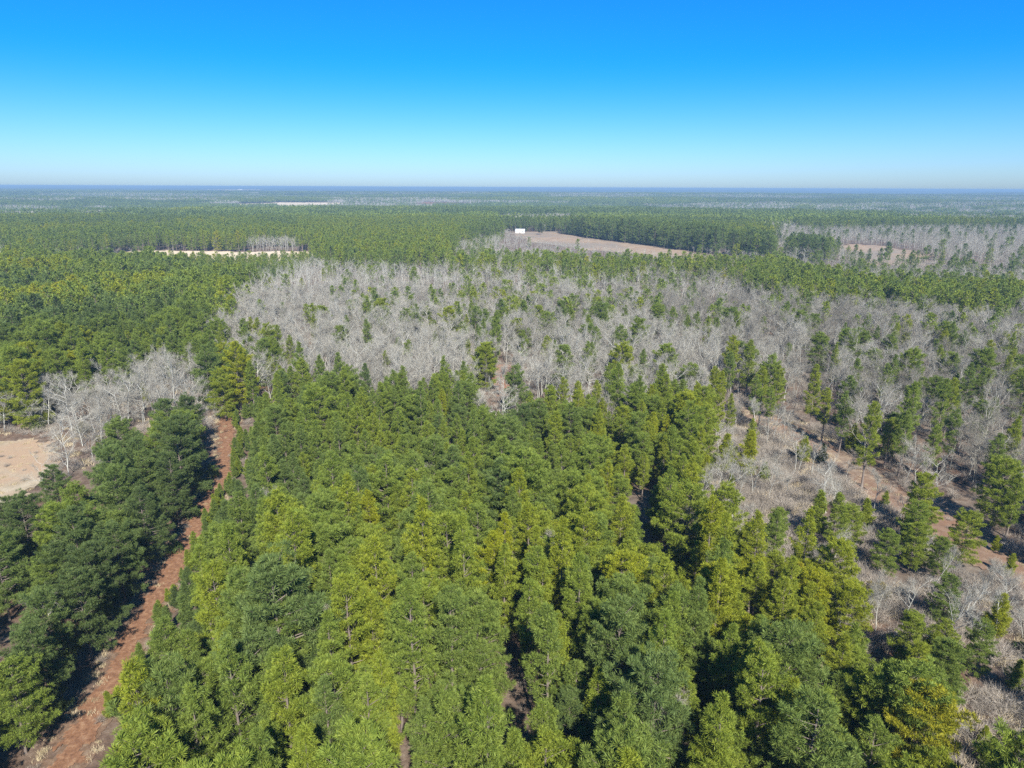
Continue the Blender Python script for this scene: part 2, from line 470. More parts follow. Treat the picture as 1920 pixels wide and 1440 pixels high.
def make_pine(seed, H=15.0, cb=0.40, rad=2.5, lod=0, style='stand'):
    """straight trunk, whorls of up-curving branches, needle clumps on the outer branches"""
    g = np.random.default_rng(seed)
    nz = 9 if lod == 0 else 4
    zs = np.linspace(0, H * 0.985, nz)
    off = np.cumsum(g.normal(0, 0.045, (nz, 2)), 0) * (H / 15)
    off[0] = 0
    ctr = np.column_stack([off, zs])
    r = 0.17 * (H / 15) * (1 - zs / H) ** 0.8 + 0.02
    r[0] *= 1.25
    tv, tf = tubes([[*ctr[i], *ctr[i + 1], r[i], r[i + 1]] for i in range(nz - 1)], 6 if lod == 0 else 4)

    def axis(z):
        return np.array([np.interp(z, zs, off[:, 0]), np.interp(z, zs, off[:, 1]), z])
    segs, P, D, S = [], [], [], []
    step = {'stand': 0.66, 'open': 0.62, 'young': 0.50}[style] * (1 if lod == 0 else 1.7) * max(H / 15, 0.5)
    z = H * cb
    lean = g.uniform(0, 6.28)
    az = g.uniform(0, 6.28)
    while z < H * 0.99:
        t = (z - H * cb) / (H * (1 - cb))
        if style == 'young':
            prof = (0.8 + 0.5 * t if t < 0.35 else 0.975 * (1 - t) / 0.65) + 0.08
        elif style == 'open':
            prof = (0.75 + 1.1 * t - 1.55 * t * t) if t < 0.85 else 0.57 * (1 - t) / 0.15 + 0.08
            prof = max(prof, 0.12)
        else:
            prof = 0.62 + 1.2 * t - 1.55 * t * t if t < 0.70 else max(0.08, 0.69 * (1 - t) / 0.30 + 0.04)
        nb = int(g.integers(3, 6))
        for b in range(nb):
            az += 2 * math.pi / nb + g.normal(0, 0.35)
            L = rad * prof * (g.uniform(0.35, 1.35) if style == 'young' else g.uniform(0.55, 1.22)) * (1 + 0.18 * math.cos(az - lean))
            if g.random() < 0.08 and t < 0.6:
                L *= 0.35
            el = R({'stand': 8 + 48 * t, 'open': -2 + 45 * t, 'young': 22 + 40 * t}[style]) + g.normal(0, 0.12)
            zz = z + g.normal(0, 0.12)
            p = axis(zz)
            d = np.array([math.cos(az) * math.cos(el), math.sin(az) * math.cos(el), math.sin(el)])
            up = np.array([0, 0, 1.0])
            p1 = p + d * L * 0.55
            d2 = unit(d + up * (0.30 if style != 'open' else 0.12))
            p2 = p1 + d2 * L * 0.45
            rb = 0.018 + 0.012 * L
            segs.append([*p, *p1, rb, rb * 0.6])
            if lod == 0:
                segs.append([*p1, *p2, rb * 0.6, 0.008])
            m = max(2, int(L / (0.30 if lod == 0 else 0.62)))
            for u in np.linspace(0.45 if L > 0.8 else 0.25, 1.0, m):
                q = p + d * L * u if u < 0.55 else p1 + d2 * L * (u - 0.55)
                dd = d if u < 0.55 else d2
                k = 2 if lod == 0 else 1
                for _ in range(k):
                    side = unit(np.cross(dd, up)) * g.normal(0, 1) + up * g.normal(0.15, 0.25)
                    spread = 0.14 + 0.16 * L * (1 - u) + 0.05 * L
                    P.append(q + side * spread)
                    D.append(unit(dd * 0.6 + up * 0.7 + side * 0.35))
                    S.append(g.uniform(0.8, 1.2))
        z += step * g.uniform(0.8, 1.2)
    top = axis(H * 0.985)
    for _ in range(4):
        P.append(top + g.normal(0, 0.12, 3))
        D.append(unit(np.array([g.normal(0, 0.3), g.normal(0, 0.3), 1.0])))
        S.append(0.9)
    P, D, S = np.array(P), np.array(D), np.array(S)
    if style == 'open' and lod == 0:
        cv, cf, tn = tufts(P, D, S, g, 34, 0.48, 0.040, 0.8)
    elif lod == 0:
        cv, cf, tn = tufts(P, D, S, g, 34, 0.43, 0.036, 0.85)
    else:
        cv, cf, tn = tufts(P, D, S * 1.5, g, 13, 0.48, 0.14, 0.85)
    bv, bf = tubes(segs, 3)
    wood = join([(tv, tf, 0, None), (bv, bf, 0, None)])
    return (wood[0], wood[1]), (cv, cf, tn)


def make_bare(seed, H=14.0, spread=1.0, lod=0, trunk=0.42, limbs=7):
    """leafless broadleaf tree: trunk, limbs, branches, fine twigs"""
    g = np.random.default_rng(seed)
    segs = [[], [], [], []]
    tw_p, tw_q, tw_w = [], [], []
    up = np.array([0, 0, 1.0])

    def grow(p, d, L, r, level):
        ns = (5, 4, 3, 2)[level]
        pts, dirs = [p], [d]
        for i in range(ns):
            bend = g.normal(0, (0.07, 0.17, 0.22, 0.28)[level], 3)
            d = unit(d + bend + up * (0.0, 0.09, 0.07, 0.04)[level])
            q = p + d * L / ns
            ra, rb = r * (1 - 0.75 * i / ns), r * (1 - 0.75 * (i + 1) / ns)
            segs[level].append([*p, *q, ra, rb])
            p = q
            pts.append(p)
            dirs.append(d)
        nch = (limbs, 6, 7, 7)[level] if lod == 0 else (max(4, limbs - 2), 4, 4, 0)[level]
        for c in range(nch):
            lo = (trunk, 0.22, 0.15, 0.1)[level]
            u = lo + (1 - lo) * (c + g.uniform(0.1, 0.95)) / nch
            i = min(int(u * ns), ns - 1)
            fr = u * ns - i
            q = pts[i] * (1 - fr) + pts[i + 1] * fr
            a = g.uniform(0, 6.28)
            per = unit(np.cross(dirs[i + 1], g.normal(size=3)))
            tilt = g.uniform(*((0.55, 1.15), (0.5, 1.0), (0.5, 1.05), (0.4, 1.1))[level]) * (spread if level == 0 else 1)
            nd = unit(dirs[i + 1] * math.cos(tilt) + per * math.sin(tilt) + up * 0.12)
            if level == 0:
                grow(q, nd, H * 0.40 * g.uniform(0.7, 1.15) * (1.15 - 0.55 * (u - lo) / (1 - lo)) * (0.75 + 0.3 * spread), r * 0.48, 1)
            elif level < (3 if lod == 0 else 2):
                grow(q, nd, L * g.uniform(0.38, 0.62) * (1.1 - 0.5 * u), max(r * 0.45, 0.012), level + 1)
            else:
                ll = H * g.uniform(0.04, 0.085) * (1 if lod == 0 else 1.8)
                tw_p.append(q)
                tw_q.append(q + unit(nd + up * 0.15) * ll)
                tw_w.append(0.021 if lod == 0 else 0.055)
    grow(np.zeros(3), unit(np.array([g.normal(0, 0.06), g.normal(0, 0.06), 1.0])), H * 0.80, H * 0.0100, 0)
    tv, tf = tubes(segs[0], 6 if lod == 0 else 4)
    parts = [tubes(segs[1], 4 if lod == 0 else 3), tubes(segs[2], 3)]
    if lod == 0:
        s3 = np.array(segs[3])
        parts.append(slivers(s3[:, :3], s3[:, 3:6], np.maximum(s3[:, 6] * 2, 0.026), g))
    parts.append(slivers(np.array(tw_p), np.array(tw_q), np.array(tw_w), g))
    tn = [1.0, 0.8] + ([0.45] if lod == 0 else []) + [0.25]
    cr = join([(v, f, 0, np.full(len(f), t)) for (v, f), t in zip(parts, tn)])
    return (tv, tf, np.full(len(tf), 0.9)), (cr[0], cr[1], cr[3])


def make_brush(seed, h=1.6, n=120, w=0.022):
    g = np.random.default_rng(seed)
    az, el = g.uniform(0, 6.28, n), g.uniform(0.5, 1.45, n)
    d = np.column_stack([np.cos(az) * np.cos(el), np.sin(az) * np.cos(el), np.sin(el)])
    L = h * g.uniform(0.5, 1.1, n)
    b = np.column_stack([g.normal(0, 0.25, n), g.normal(0, 0.25, n), np.zeros(n)])
    mid = b + d * (L * 0.55)[:, None]
    q = b + d * L[:, None] + g.normal(0, 0.12, (n, 3))
    t = np.repeat(mid, 2, 0)
    tq = t + unit(np.repeat(d, 2, 0) + g.normal(0, 0.6, (2 * n, 3))) * np.repeat(L * 0.4, 2)[:, None]
    a = join([(*slivers(b, q, np.full(n, w), g), 0, None), (*slivers(t, tq, np.full(2 * n, w * 0.8), g), 0, None)])
    return a[0], a[1]


def make_leafy(seed, h=2.0, rad=1.2, n=140):
    g = np.random.default_rng(seed)
    d = unit(g.normal(size=(n, 3)))
    d[:, 2] = np.abs(d[:, 2])
    lump = 1 + 0.25 * np.sin(d[:, 0] * 5 + seed) * np.cos(d[:, 1] * 4)
    P = d * (g.uniform(0.45, 1.0, n) ** 0.5 * lump)[:, None] * np.array([rad, rad, h * 0.9]) + np.array([0, 0, 0.1])
    return tufts(P, unit(d + np.array([0, 0, 0.5])), g.uniform(0.8, 1.2, n), g, 9, 0.34, 0.10, 0.9)


def make_grass(seed, h=0.65, n=90):
    g = np.random.default_rng(seed)
    b = np.column_stack([g.normal(0, 0.35, n), g.normal(0, 0.35, n), np.zeros(n)])
    q = b + np.column_stack([g.normal(0, 0.2, n), g.normal(0, 0.2, n), h * g.uniform(0.5, 1.1, n)])
    return slivers(b, q, np.full(n, 0.05), g)


# ------------------------------------------------------------------ setting: ground, fields, track, lane
def build_ground():
    rr = np.concatenate([[0], np.linspace(6, 220, 60), np.geomspace(226, 42000, 120)])
    na = 288
    aa = np.arange(na) * 2 * math.pi / na
    v = np.stack([rr[:, None] * np.sin(aa), rr[:, None] * np.cos(aa)], -1).reshape(-1, 2)
    zz = height(v[:, 0], v[:, 1])
    i = np.arange(len(rr) - 1)[:, None] * na
    j = np.arange(na)[None]
    k = (j + 1) % na
    f = np.stack([i + j, i + k, i + na + k, i + na + j], -1).reshape(-1, 4)[:, ::-1]
    me = mesh('ground', np.column_stack([v, zz]), f, [M_GROUND])
    me.polygons.foreach_set('use_smooth', np.ones(len(f), bool))
    link('ground', me, kind='structure')


def sheet(name, poly, mat, cell, lift, rough=1.0, **props):
    """a patch of ground draped over the terrain, its outline broken up"""
    p = np.array(poly, float)
    x0, y0 = p.min(0) - cell
    x1, y1 = p.max(0) + cell
    nx, ny = int((x1 - x0) / cell) + 1, int((y1 - y0) / cell) + 1
    gx, gy = np.meshgrid(x0 + np.arange(nx + 1) * cell, y0 + np.arange(ny + 1) * cell, indexing='ij')
    cx, cyy = gx[:-1, :-1] + cell / 2, gy[:-1, :-1] + cell / 2
    wob = rough * cell
    ox = (vnoise(cx, cyy, cell * 4, 5) - 0.5) * wob * 4 + (vnoise(cx, cyy, cell * 1.5, 6) - 0.5) * wob * 2
    oy = (vnoise(cx, cyy, cell * 4, 7) - 0.5) * wob * 4 + (vnoise(cx, cyy, cell * 1.5, 9) - 0.5) * wob * 2
    keep = inside(poly, cx + ox, cyy + oy)
    ii, jj = np.nonzero(keep)
    idx = lambda a, b: a * (ny + 1) + b
    f = np.stack([idx(ii, jj), idx(ii + 1, jj), idx(ii + 1, jj + 1), idx(ii, jj + 1)], -1)
    jx = gx + (vnoise(gx, gy, cell * 0.7, 21) - 0.5) * cell * 0.7
    jy = gy + (vnoise(gx, gy, cell * 0.7, 22) - 0.5) * cell * 0.7
    v = np.column_stack([jx.ravel(), jy.ravel(), height(jx, jy).ravel() + lift])
    used, inv = np.unique(f, return_inverse=True)
    return link(name, mesh(name, v[used], inv.reshape(f.shape), [mat]), kind='structure', **props)


build_ground()
sheet('field', Z['field_left'], M_TAN, 0.8, 0.10)
sheet('field', Z['field_house'], M_FIELD, 4.0, 0.12)
sheet('field', Z['field_round'], M_FIELD, 4.0, 0.12)
sheet('field', Z['field_tan'], M_PALE, 4.0, 0.12)
sheet('field', Z['far_field'], M_PALE, 14.0, 1.2, 0.7)
sheet('field', Z['far_quarry'], M_CLAY, 14.0, 1.2)
sheet('field', Z['far_clay'], M_CLAY, 12.0, 1.2)
sheet('field', Z['far_meadow'], M_PALE, 12.0, 1.2)
sheet('field', Z['far_yard'], M_PALE, 10.0, 1.0)
sheet('field', [(-2700, 6000), (-2250, 5750), (-2150, 6100), (-2300, 6500), (-2750, 6500)], M_PALE, 30.0, 6.0)
sheet('field', [(3321, 5260), (3807, 5566), (4653, 6192), (5000, 6700), (4400, 6350)], M_PALE, 30.0, 4.0)
for n in range(9):
    sheet('field', Z['far_clearing_%d' % n], M_PALE if n % 3 else M_CLAY, 16.0, 1.5)
sheet('clay_bank', Z['clear_red'], M_CLAY, 1.2, 0.10)
sheet('lane', Z['lane'], M_LANE, 0.8, 0.12, 1.4)


def track_outline(w):
    p = np.array(TRACK)
    t = unit(np.gradient(p, axis=0))
    n = np.column_stack([-t[:, 1], t[:, 0]])
    return [tuple(q) for q in p + n * w] + [tuple(q) for q in (p - n * w)[::-1]]


sheet('track_verge', track_outline(2.2), M_VERGE, 0.5, 0.06, 1.6)
sheet('dirt_track', track_outline(1.5), M_TRACK, 0.3, 0.12, 1.4)

# ------------------------------------------------------------------ tree prototypes
PROTO = {}      # kind -> list of {wood, crown, whole, h, H}


def add_proto(kind, wood, crown, mats, H):
    tn = crown[2] if len(crown) > 2 else None
    wt = wood[2] if len(wood) > 2 else None
    w = mesh(kind + '_trunk', wood[0], wood[1], [mats[0]], tone=wt)
    c = mesh(kind + '_crown', crown[0], crown[1], [mats[1]], tone=tn)
    V, Fc, MI, TN = join([(wood[0], wood[1], 0, wt), (crown[0], crown[1], 1, tn)])
    a = mesh(kind + '_whole', V, Fc, mats, MI, TN)
    PROTO.setdefault(kind, []).append({'wood': w, 'crown': c, 'whole': a, 'H': H})


g0 = np.random.default_rng(3)
for s in range(9):
    add_proto('pine', *make_pine(100 + s, 15, g0.uniform(0.2, 0.4), g0.uniform(2.0, 2.8)), [M_PBARK, M_NEEDLE], 15)
for s in range(5):
    add_proto('broad', *make_pine(140 + s, 14, g0.uniform(0.08, 0.2), g0.uniform(3.4, 4.2), 0, 'open'), [M_PBARK, M_NEEDLE], 14)
for s in range(4):
    add_proto('young', *make_pine(160 + s, 7, 0.10, g0.uniform(1.5, 1.9), 0, 'young'), [M_PBARK, M_NEEDLE], 7)
for s in range(7):
    add_proto('pine_mid', *make_pine(200 + s, 15, g0.uniform(0.28, 0.45), g0.uniform(2.3, 3.1), 1), [M_PBARK, M_NEEDLE], 15)
for s in range(3):
    add_proto('broad_mid', *make_pine(220 + s, 16, 0.12, g0.uniform(3.8, 4.6), 1, 'open'), [M_PBARK, M_NEEDLE], 16)
for s in range(8):
    add_proto('bare', *make_bare(300 + s, 13, g0.uniform(0.65, 1.0), 0, g0.uniform(0.3, 0.5)), [M_GBARK, M_GBARK], 13)
for s in range(4):
    add_proto('oak', *make_bare(330 + s, 13, g0.uniform(1.25, 1.45), 0, 0.18, 10), [M_GBARK, M_GBARK], 13)
for s in range(6):
    add_proto('bare_mid', *make_bare(360 + s, 13, g0.uniform(0.7, 1.1), 1, 0.35), [M_GBARK, M_GBARK], 13)


def make_patch(seed, kind, size=56.0, gap=4.4):
    """a piece of far woodland: one simple tree per point"""
    g = np.random.default_rng(seed)
    n = int(size / gap)
    gx, gy = np.meshgrid(np.arange(n), np.arange(n))
    p = np.column_stack([gx.ravel(), gy.ravel()]) * gap - size / 2 + g.normal(0, gap * 0.3, (n * n, 2))
    parts = []
    for q in p:
        if g.random() < 0.06:
            continue
        pine = g.random() < (0.93 if kind == 'pine' else 0.10)
        b = np.array([q[0], q[1], 0])
        if pine:
            H = g.uniform(11, 17)
            m = 22
            z = g.uniform(0.35, 1.0, m)
            rr = 2.5 * np.sqrt(np.clip(1.02 - z, 0.03, 1)) * g.uniform(0.4, 1.0, m)
            a = g.uniform(0, 6.28, m)
            P = b + np.column_stack([rr * np.cos(a), rr * np.sin(a), z * H])
            D = unit(np.column_stack([np.cos(a), np.sin(a), np.full(m, 0.9)]))
            v, f, tn = tufts(P - D * 0.3, D, np.ones(m), g, 3, 1.6, 1.2, 0.5)
            tn[:] = np.clip(g.normal(0.5, 0.2), 0, 1)
            parts.append((v, f, 0, tn))
        else:
            H = g.uniform(8, 13)
            m = 56
            P = b + np.column_stack([g.normal(0, 0.9, m), g.normal(0, 0.9, m), H * g.uniform(0.25, 0.85, m)])
            P[:3] = b + np.array([0, 0, 0.0])
            D = unit(g.normal(0, 0.45, (m, 3)) + np.array([0, 0, 0.9]))
            v, f = slivers(P, P + D * g.uniform(1.5, 3.0, m)[:, None], np.full(m, 0.19), g)
            parts.append((v, f, 1, np.full(len(f), 0.7)))
    V, Fc, MI, TN = join(parts)
    PROTO.setdefault('patch_' + kind, []).append({'whole': mesh('patch_' + kind, V, Fc, [M_NEEDLE, M_GBARK], MI, TN)})


for s in range(4):
    make_patch(400 + s, 'pine')
for s in range(3):
    make_patch(420 + s, 'bare')
for s in range(5):
    PROTO.setdefault('brush', []).append({'whole': mesh('brush', *make_brush(440 + s), [M_BRUSH])})
for s in range(4):
    v, f, t = make_leafy(450 + s, g0.uniform(1.4, 2.2), g0.uniform(0.9, 1.3))
    wv, wf = make_brush(455 + s, 1.3, 12, 0.05)
    add_proto('shrub', (wv, wf), (v, f, t), [M_BRUSH, M_SHRUB], 2)
for s in range(4):
    PROTO.setdefault('grass', []).append({'whole': mesh('grass', *make_grass(460 + s), [M_GRASS])})

# ------------------------------------------------------------------ where the trees stand
TREES = []      # rows: kind, x, y, height, rot, tint, proto, zone, fixed label


def put(kind, x, y, h, tint, zone, label=None, rot=None, proto=None):
    TREES.append([kind, float(x), float(y), float(h), float(rng.uniform(0, 6.28)) if rot is None else rot, float(np.clip(tint, 0, 1)),
                  int(rng.integers(0, 1000)) if proto is None else proto, zone, label])


HAND = [
    ('pine', 66.9, 120.0, 17.0, 0.60, 'tall narrow pine standing alone on the edge of the bare dirt lane'),
    ('pine', 59.2, 154.7, 14.8, 0.62, "middle pine of the tight clump at the lane's upper end"),
    ('pine', 64.0, 158.7, 14.2, 0.58, "pine on the right of the tight clump at the lane's upper end"),
    ('pine', 57.0, 152.8, 13.2, 0.45, "darker pine on the left of the tight clump at the lane's upper end"),
    ('pine', 71.6, 154.9, 15.0, 0.62, 'slender bright green pine beside the lane, next to the tight clump'),
    ('pine', 70.6, 137.7, 13.8, 0.40, 'dull green pine halfway down the lane behind two saplings'),
    ('pine', 69.7, 144.2, 12.8, 0.66, 'short bright pine close to the lane between taller pines'),
    ('pine', 79.5, 129.1, 18.5, 0.48, 'tallest pine behind the lone narrow lane pine, rising above grey trees'),
    ('pine', 91.3, 138.0, 16.8, 0.45, 'full crowned pine among grey trees well behind the lane'),
    ('pine', 81.7, 123.9, 11.2, 0.50, 'short pine tucked under the tall pine behind the lane'),
    ('pine', 86.6, 126.5, 13.8, 0.38, 'dark green pine of middle height in the grey woods behind the lane'),
    ('broad', 65.7, 100.4, 11.0, 0.62, 'rounded bushy pine on the near edge of the lane beside the round bare tree'),
    ('pine', 81.2, 100.9, 11.0, 0.50, 'dark trunked pine beyond the lane near the picture edge'),
    ('broad', 67.8, 91.5, 9.0, 0.60, 'open branched young pine with pointed shoots beside the lower lane'),
    ('broad', 54.5, 88.4, 7.5, 0.46, 'leftmost of three low bushy pines below the lane'),
    ('broad', 58.5, 89.2, 8.2, 0.56, 'middle one of three low bushy pines below the lane'),
    ('broad', 61.6, 87.8, 6.8, 0.44, 'smallest of three low bushy pines below the lane'),
    ('young', 49.8, 100.3, 7.5, 0.55, 'small cone shaped pine in the brush before the round bare tree'),
    ('young', 42.2, 125.3, 8.2, 0.68, 'left of two young yellow-green pines in the brushy clearing'),
    ('young', 46.3, 123.5, 9.2, 0.75, 'right of two young yellow-green pines in the brushy clearing'),
    ('young', 60.3, 131.2, 6.0, 0.66, 'bright pine sapling on the upper edge of the brush by the lane'),
    ('young', 64.3, 131.8, 4.2, 0.70, 'tiny yellow-green pine sapling in the middle of the lane'),
    ('young', 72.8, 88.3, 3.8, 0.66, 'thin little sapling on the open slope of the lower lane'),
    ('young', 76.0, 96.0, 2.8, 0.7, 'knee-high pine seedling on the lane near a dark shadow'),
    ('broad', 45.8, 67.4, 8.0, 0.56, 'bushy bright pine beside the pale forked bare tree'),
    ('broad', 49.2, 66.6, 7.6, 0.60, 'low pine in front of the pale forked bare tree'),
    ('broad', 54.4, 67.6, 6.8, 0.42, 'dull low pine behind the pale forked bare tree'),
    ('bare', 51.9, 71.2, 11.0, 0.95, 'pale forked bare tree rising alone above the lower brush'),
    ('bare', 50.7, 76.5, 7.5, 0.8, 'small bare tree between brown shrubs and the pale forked tree'),
    ('bare', 46.7, 75.3, 6.8, 0.7, 'many stemmed grey bare tree beside the bushy pine group'),
    ('bare', 48.4, 86.3, 7.0, 0.8, 'thin twin stemmed bare tree in shade beside the brush'),
    ('oak', 55.1, 108.8, 9.5, 0.9, 'round silvery bare tree in the middle of the brush clearing'),
    ('pine', 47.4, 154.6, 14.8, 0.66, 'bright pine at the corner where stand, brush and grey woods meet'),
    ('pine', 89.1, 116.7, 12.2, 0.42, 'dark pine deep in the grey woods near the picture edge'),
    ('young', 85.7, 144.3, 7.8, 0.6, 'small pointed pine in the grey woods behind the lane'),
    ('oak', -81.0, 156.8, 16.0, 0.85, 'largest spreading bare tree in front of the dark stand by the track'),
    ('oak', -91.1, 152.8, 14.0, 0.75, 'spreading bare tree next to the largest one, nearer the tan field'),
    ('oak', -70.5, 143.5, 13.5, 0.6, 'brownish bare tree leaning over the upper end of the track'),
    ('oak', -90.9, 166.0, 14.8, 0.7, 'bare tree half hidden against the dark pine stand'),
    ('oak', -94.5, 140.6, 11.2, 0.95, 'silvery bare tree at the corner of the tan field'),
    ('oak', -87.0, 136.0, 9.8, 0.8, 'low bare tree squeezed between the tan field and dark evergreens'),
    ('oak', -88.2, 118.5, 7.2, 0.9, 'small pale bare tree on the near edge of the tan field'),
    ('oak', -81.5, 100.5, 7.5, 1.0, 'pale bare tree among dark evergreens below the tan field'),
    ('broad', -58.8, 112.5, 16.5, 0.14, 'tallest dark evergreen beside the middle of the track'),
    ('broad', -61.0, 119.5, 13.0, 0.10, 'dark evergreen shading the track just above the tallest one'),
    ('broad', -75.0, 122.3, 12.5, 0.34, 'olive evergreen below the spreading bare trees'),
    ('broad', -75.3, 103.8, 11.0, 0.22, 'rounded evergreen closest to the tan field corner'),
    ('broad', -64.0, 101.5, 15.0, 0.26, 'big rounded evergreen in the middle of the dark clump'),
    ('broad', -74.5, 92.0, 11.0, 0.16, 'dark evergreen near the picture edge below the small pale bare tree'),
    ('broad', -54.6, 91.5, 12.5, 0.12, 'dark evergreen whose limbs hang over the track'),
    ('broad', -59.6, 83.6, 13.2, 0.2, 'plume branched evergreen in the lower half of the dark clump'),
    ('broad', -66.3, 78.0, 12.5, 0.3, 'lighter evergreen low in the dark clump near the picture edge'),
    ('broad', -52.4, 75.6, 12.5, 0.10, 'dark evergreen throwing black shade on the lower track'),
    ('broad', -52.0, 66.0, 12.0, 0.24, 'evergreen at the foot of the dark clump beside the track'),
    ('broad', -64.5, 65.0, 12.8, 0.36, 'yellower evergreen at the lowest corner of the dark clump'),
    ('broad', -49.6, 60.5, 11.5, 0.18, 'dark evergreen at the near end of the track, its shade on the dirt'),
    ('broad', -51.0, 70.6, 12.0, 0.14, 'dark evergreen leaning over the lower track between two others'),
    ('broad', -53.0, 81.8, 12.0, 0.2, 'evergreen crowding the track where lower and middle stretches meet'),
    ('broad', -56.6, 105.0, 12.5, 0.12, 'black-green evergreen just below the tallest one beside the track'),
    ('broad', -77.0, 166.1, 16.2, 0.30, 'dense dark pine at the top end of the track'),
    ('broad', -72.5, 176.0, 14.5, 0.28, 'dense pine behind the bend where the track disappears'),
    ('pine', -5.1, 209.0, 17.2, 0.45, 'large dark pine beside the red clay bank'),
    ('pine', -9.0, 211.0, 15.5, 0.4, 'second large pine close to the red clay bank'),
    ('broad', 17.4, 231.2, 10.0, 0.42, 'lone rounded pine among white bare trees above the red clay bank'),
    ('pine', 43.9, 263.4, 11.8, 0.45, 'lone dark pine in the middle of the white bare woods'),
    ('broad', 68.4, 269.1, 10.0, 0.5, 'lone round pine right of the dark one in the white bare woods'),
    ('broad', 324.0, 598.9, 11.5, 0.12, 'lone round dark tree on the far tan clearing'),
    ('broad', 32.8, 838.0, 13.8, 0.02, 'dark cone shaped tree beside the white house'),
    ('pine', -118.9, 156.3, 18.8, 0.4, 'tall bare trunked pine at the stand corner behind the tan field'),
    ('pine', -114.4, 156.4, 18.0, 0.46, 'pine with pale trunk beside the corner pine behind the tan field'),
    ('pine', -102.2, 167.0, 17.8, 0.5, 'pine with long pale trunk showing behind the spreading bare trees'),
    ('pine', -98.6, 166.8, 16.8, 0.44, 'pine with short pale trunk beside the long trunked one'),
]
for k, x, y, h, t, lab in HAND:
    put(k, x, y, h, t, 'hand', lab)
HX = np.array([[h[1], h[2], 3.2 if h[0] in ('broad', 'oak') else 2.0] for h in HAND])


def clear_of_hand(x, y):
    ok = np.ones(len(x), bool)
    for hx, hy, r in HX:
        ok &= np.hypot(x - hx, y - hy) > r
    return ok


def grid(x0, x1, y0, y1, s, ang=0.22, jit=0.33):
    n = int(max(x1 - x0, y1 - y0) * 1.5 / s)
    gx, gy = np.meshgrid(np.arange(-n // 2, n // 2 + 1), np.arange(-n // 2, n // 2 + 1))
    gx, gy = gx.ravel() * s, gy.ravel() * s
    cx, cy2 = (x0 + x1) / 2, (y0 + y1) / 2
    x = cx + gx * math.cos(ang) - gy * math.sin(ang) + rng.normal(0, s * jit, gx.shape)
    y = cy2 + gx * math.sin(ang) + gy * math.cos(ang) + rng.normal(0, s * jit, gx.shape)
    k = (x > x0) & (x < x1) & (y > y0) & (y < y1)
    return x[k], y[k]


def in_view(x, y, margin=25):
    return np.abs(x) < y * 0.80 + margin


def wob(x, y, a, s):
    return x + (vnoise(x, y, s, 31) - 0.5) * 2 * a, y + (vnoise(x, y, s, 32) - 0.5) * 2 * a


def zone_points(name, s, amp=2.5, ang=0.22, jit=0.33, ymax=1e9, keep=None):
    p = np.array(Z[name])
    x, y = grid(*[v for ax in (0, 1) for v in (p[:, ax].min() - 5, p[:, ax].max() + 5)], s, ang, jit)
    wx, wy = wob(x, y, amp, amp * 6)
    k = inside(Z[name], wx, wy) & in_view(x, y) & (y < ymax) & (y > 14)
    x, y = x[k], y[k]
    k = clear_of_hand(x, y) & (track_dist(x, y) > 3.0)
    for fl in FIELDS + ['lane', 'clear_red']:
        if fl != name:
            k &= ~inside(Z[fl], x, y)
    return x[k], y[k]


def gap_lane(x, y):
    """thin dark lane between rows in the central stand, and a few holes where the floor shows"""
    d = np.abs(x - (19.5 + (y - 70) * 0.055 + 1.2 * np.sin(y / 9)))
    hole = (np.hypot(x + 17, (y - 84) * 0.7) < 3.2) | (np.hypot(x - 22, (y - 122) * 0.7) < 2.6) | (np.hypot(x - 3, (y - 108) * 0.8) < 2.2)
    return ((d < 2.1) & (y > 62) & (y < 108)) | hole


# central stand
x, y = zone_points('central', 3.6, 1.0)
k = ~gap_lane(x, y) & (rng.random(len(x)) > 0.04) & (vnoise(x, y, 6.5, 40) < np.where(x > -2, 0.85, 0.90))
x, y = x[k], y[k]
tn = 0.47 + 0.36 * (vnoise(x, y, 26, 41) - 0.45) + 0.0035 * np.clip(x + 5, -40, 40) + rng.normal(0, 0.085, len(x))
hh = 12.8 + 3.2 * (vnoise(x, y, 22, 42) - 0.5) * 2 + rng.normal(0, 2.3, len(x))
for i in range(len(x)):
    if -9 < x[i] < 2.5 and y[i] > 126:
        hh[i] = min(hh[i], 8.5)
    td = float(track_dist(x[i], y[i]))
    u = rng.random()
    if td < 10.5:
        if td > (2.6 if y[i] > 82 else 3.4) and (y[i] > 58 or td > 8):
            put('young', x[i], y[i], rng.uniform(2.8, 4.4) if td < 6.5 else rng.uniform(5.0, 8.0), tn[i] - 0.03, 'central')
    elif u < 0.035:
        put('bare', x[i], y[i], rng.uniform(8, 11), rng.uniform(0.3, 0.9), 'central')
    elif u < (0.32 if y[i] < 112 else 0.22):
        put('broad', x[i], y[i], max(9, hh[i] * 0.95), tn[i] - 0.08, 'central')
    else:
        put('pine', x[i], y[i], max(8, hh[i]), tn[i], 'central')
# saplings crowding the sunny edge of the track
tp = np.array(TRACK)
for yy in np.arange(60, 160, 2.3):
    xx = float(np.interp(yy, tp[:14, 1], tp[:14, 0])) + rng.uniform(1.9, 3.6)
    put('young', xx, yy + rng.normal(0, 0.6), rng.uniform(1.8, 3.8), rng.uniform(0.3, 0.6), 'central')
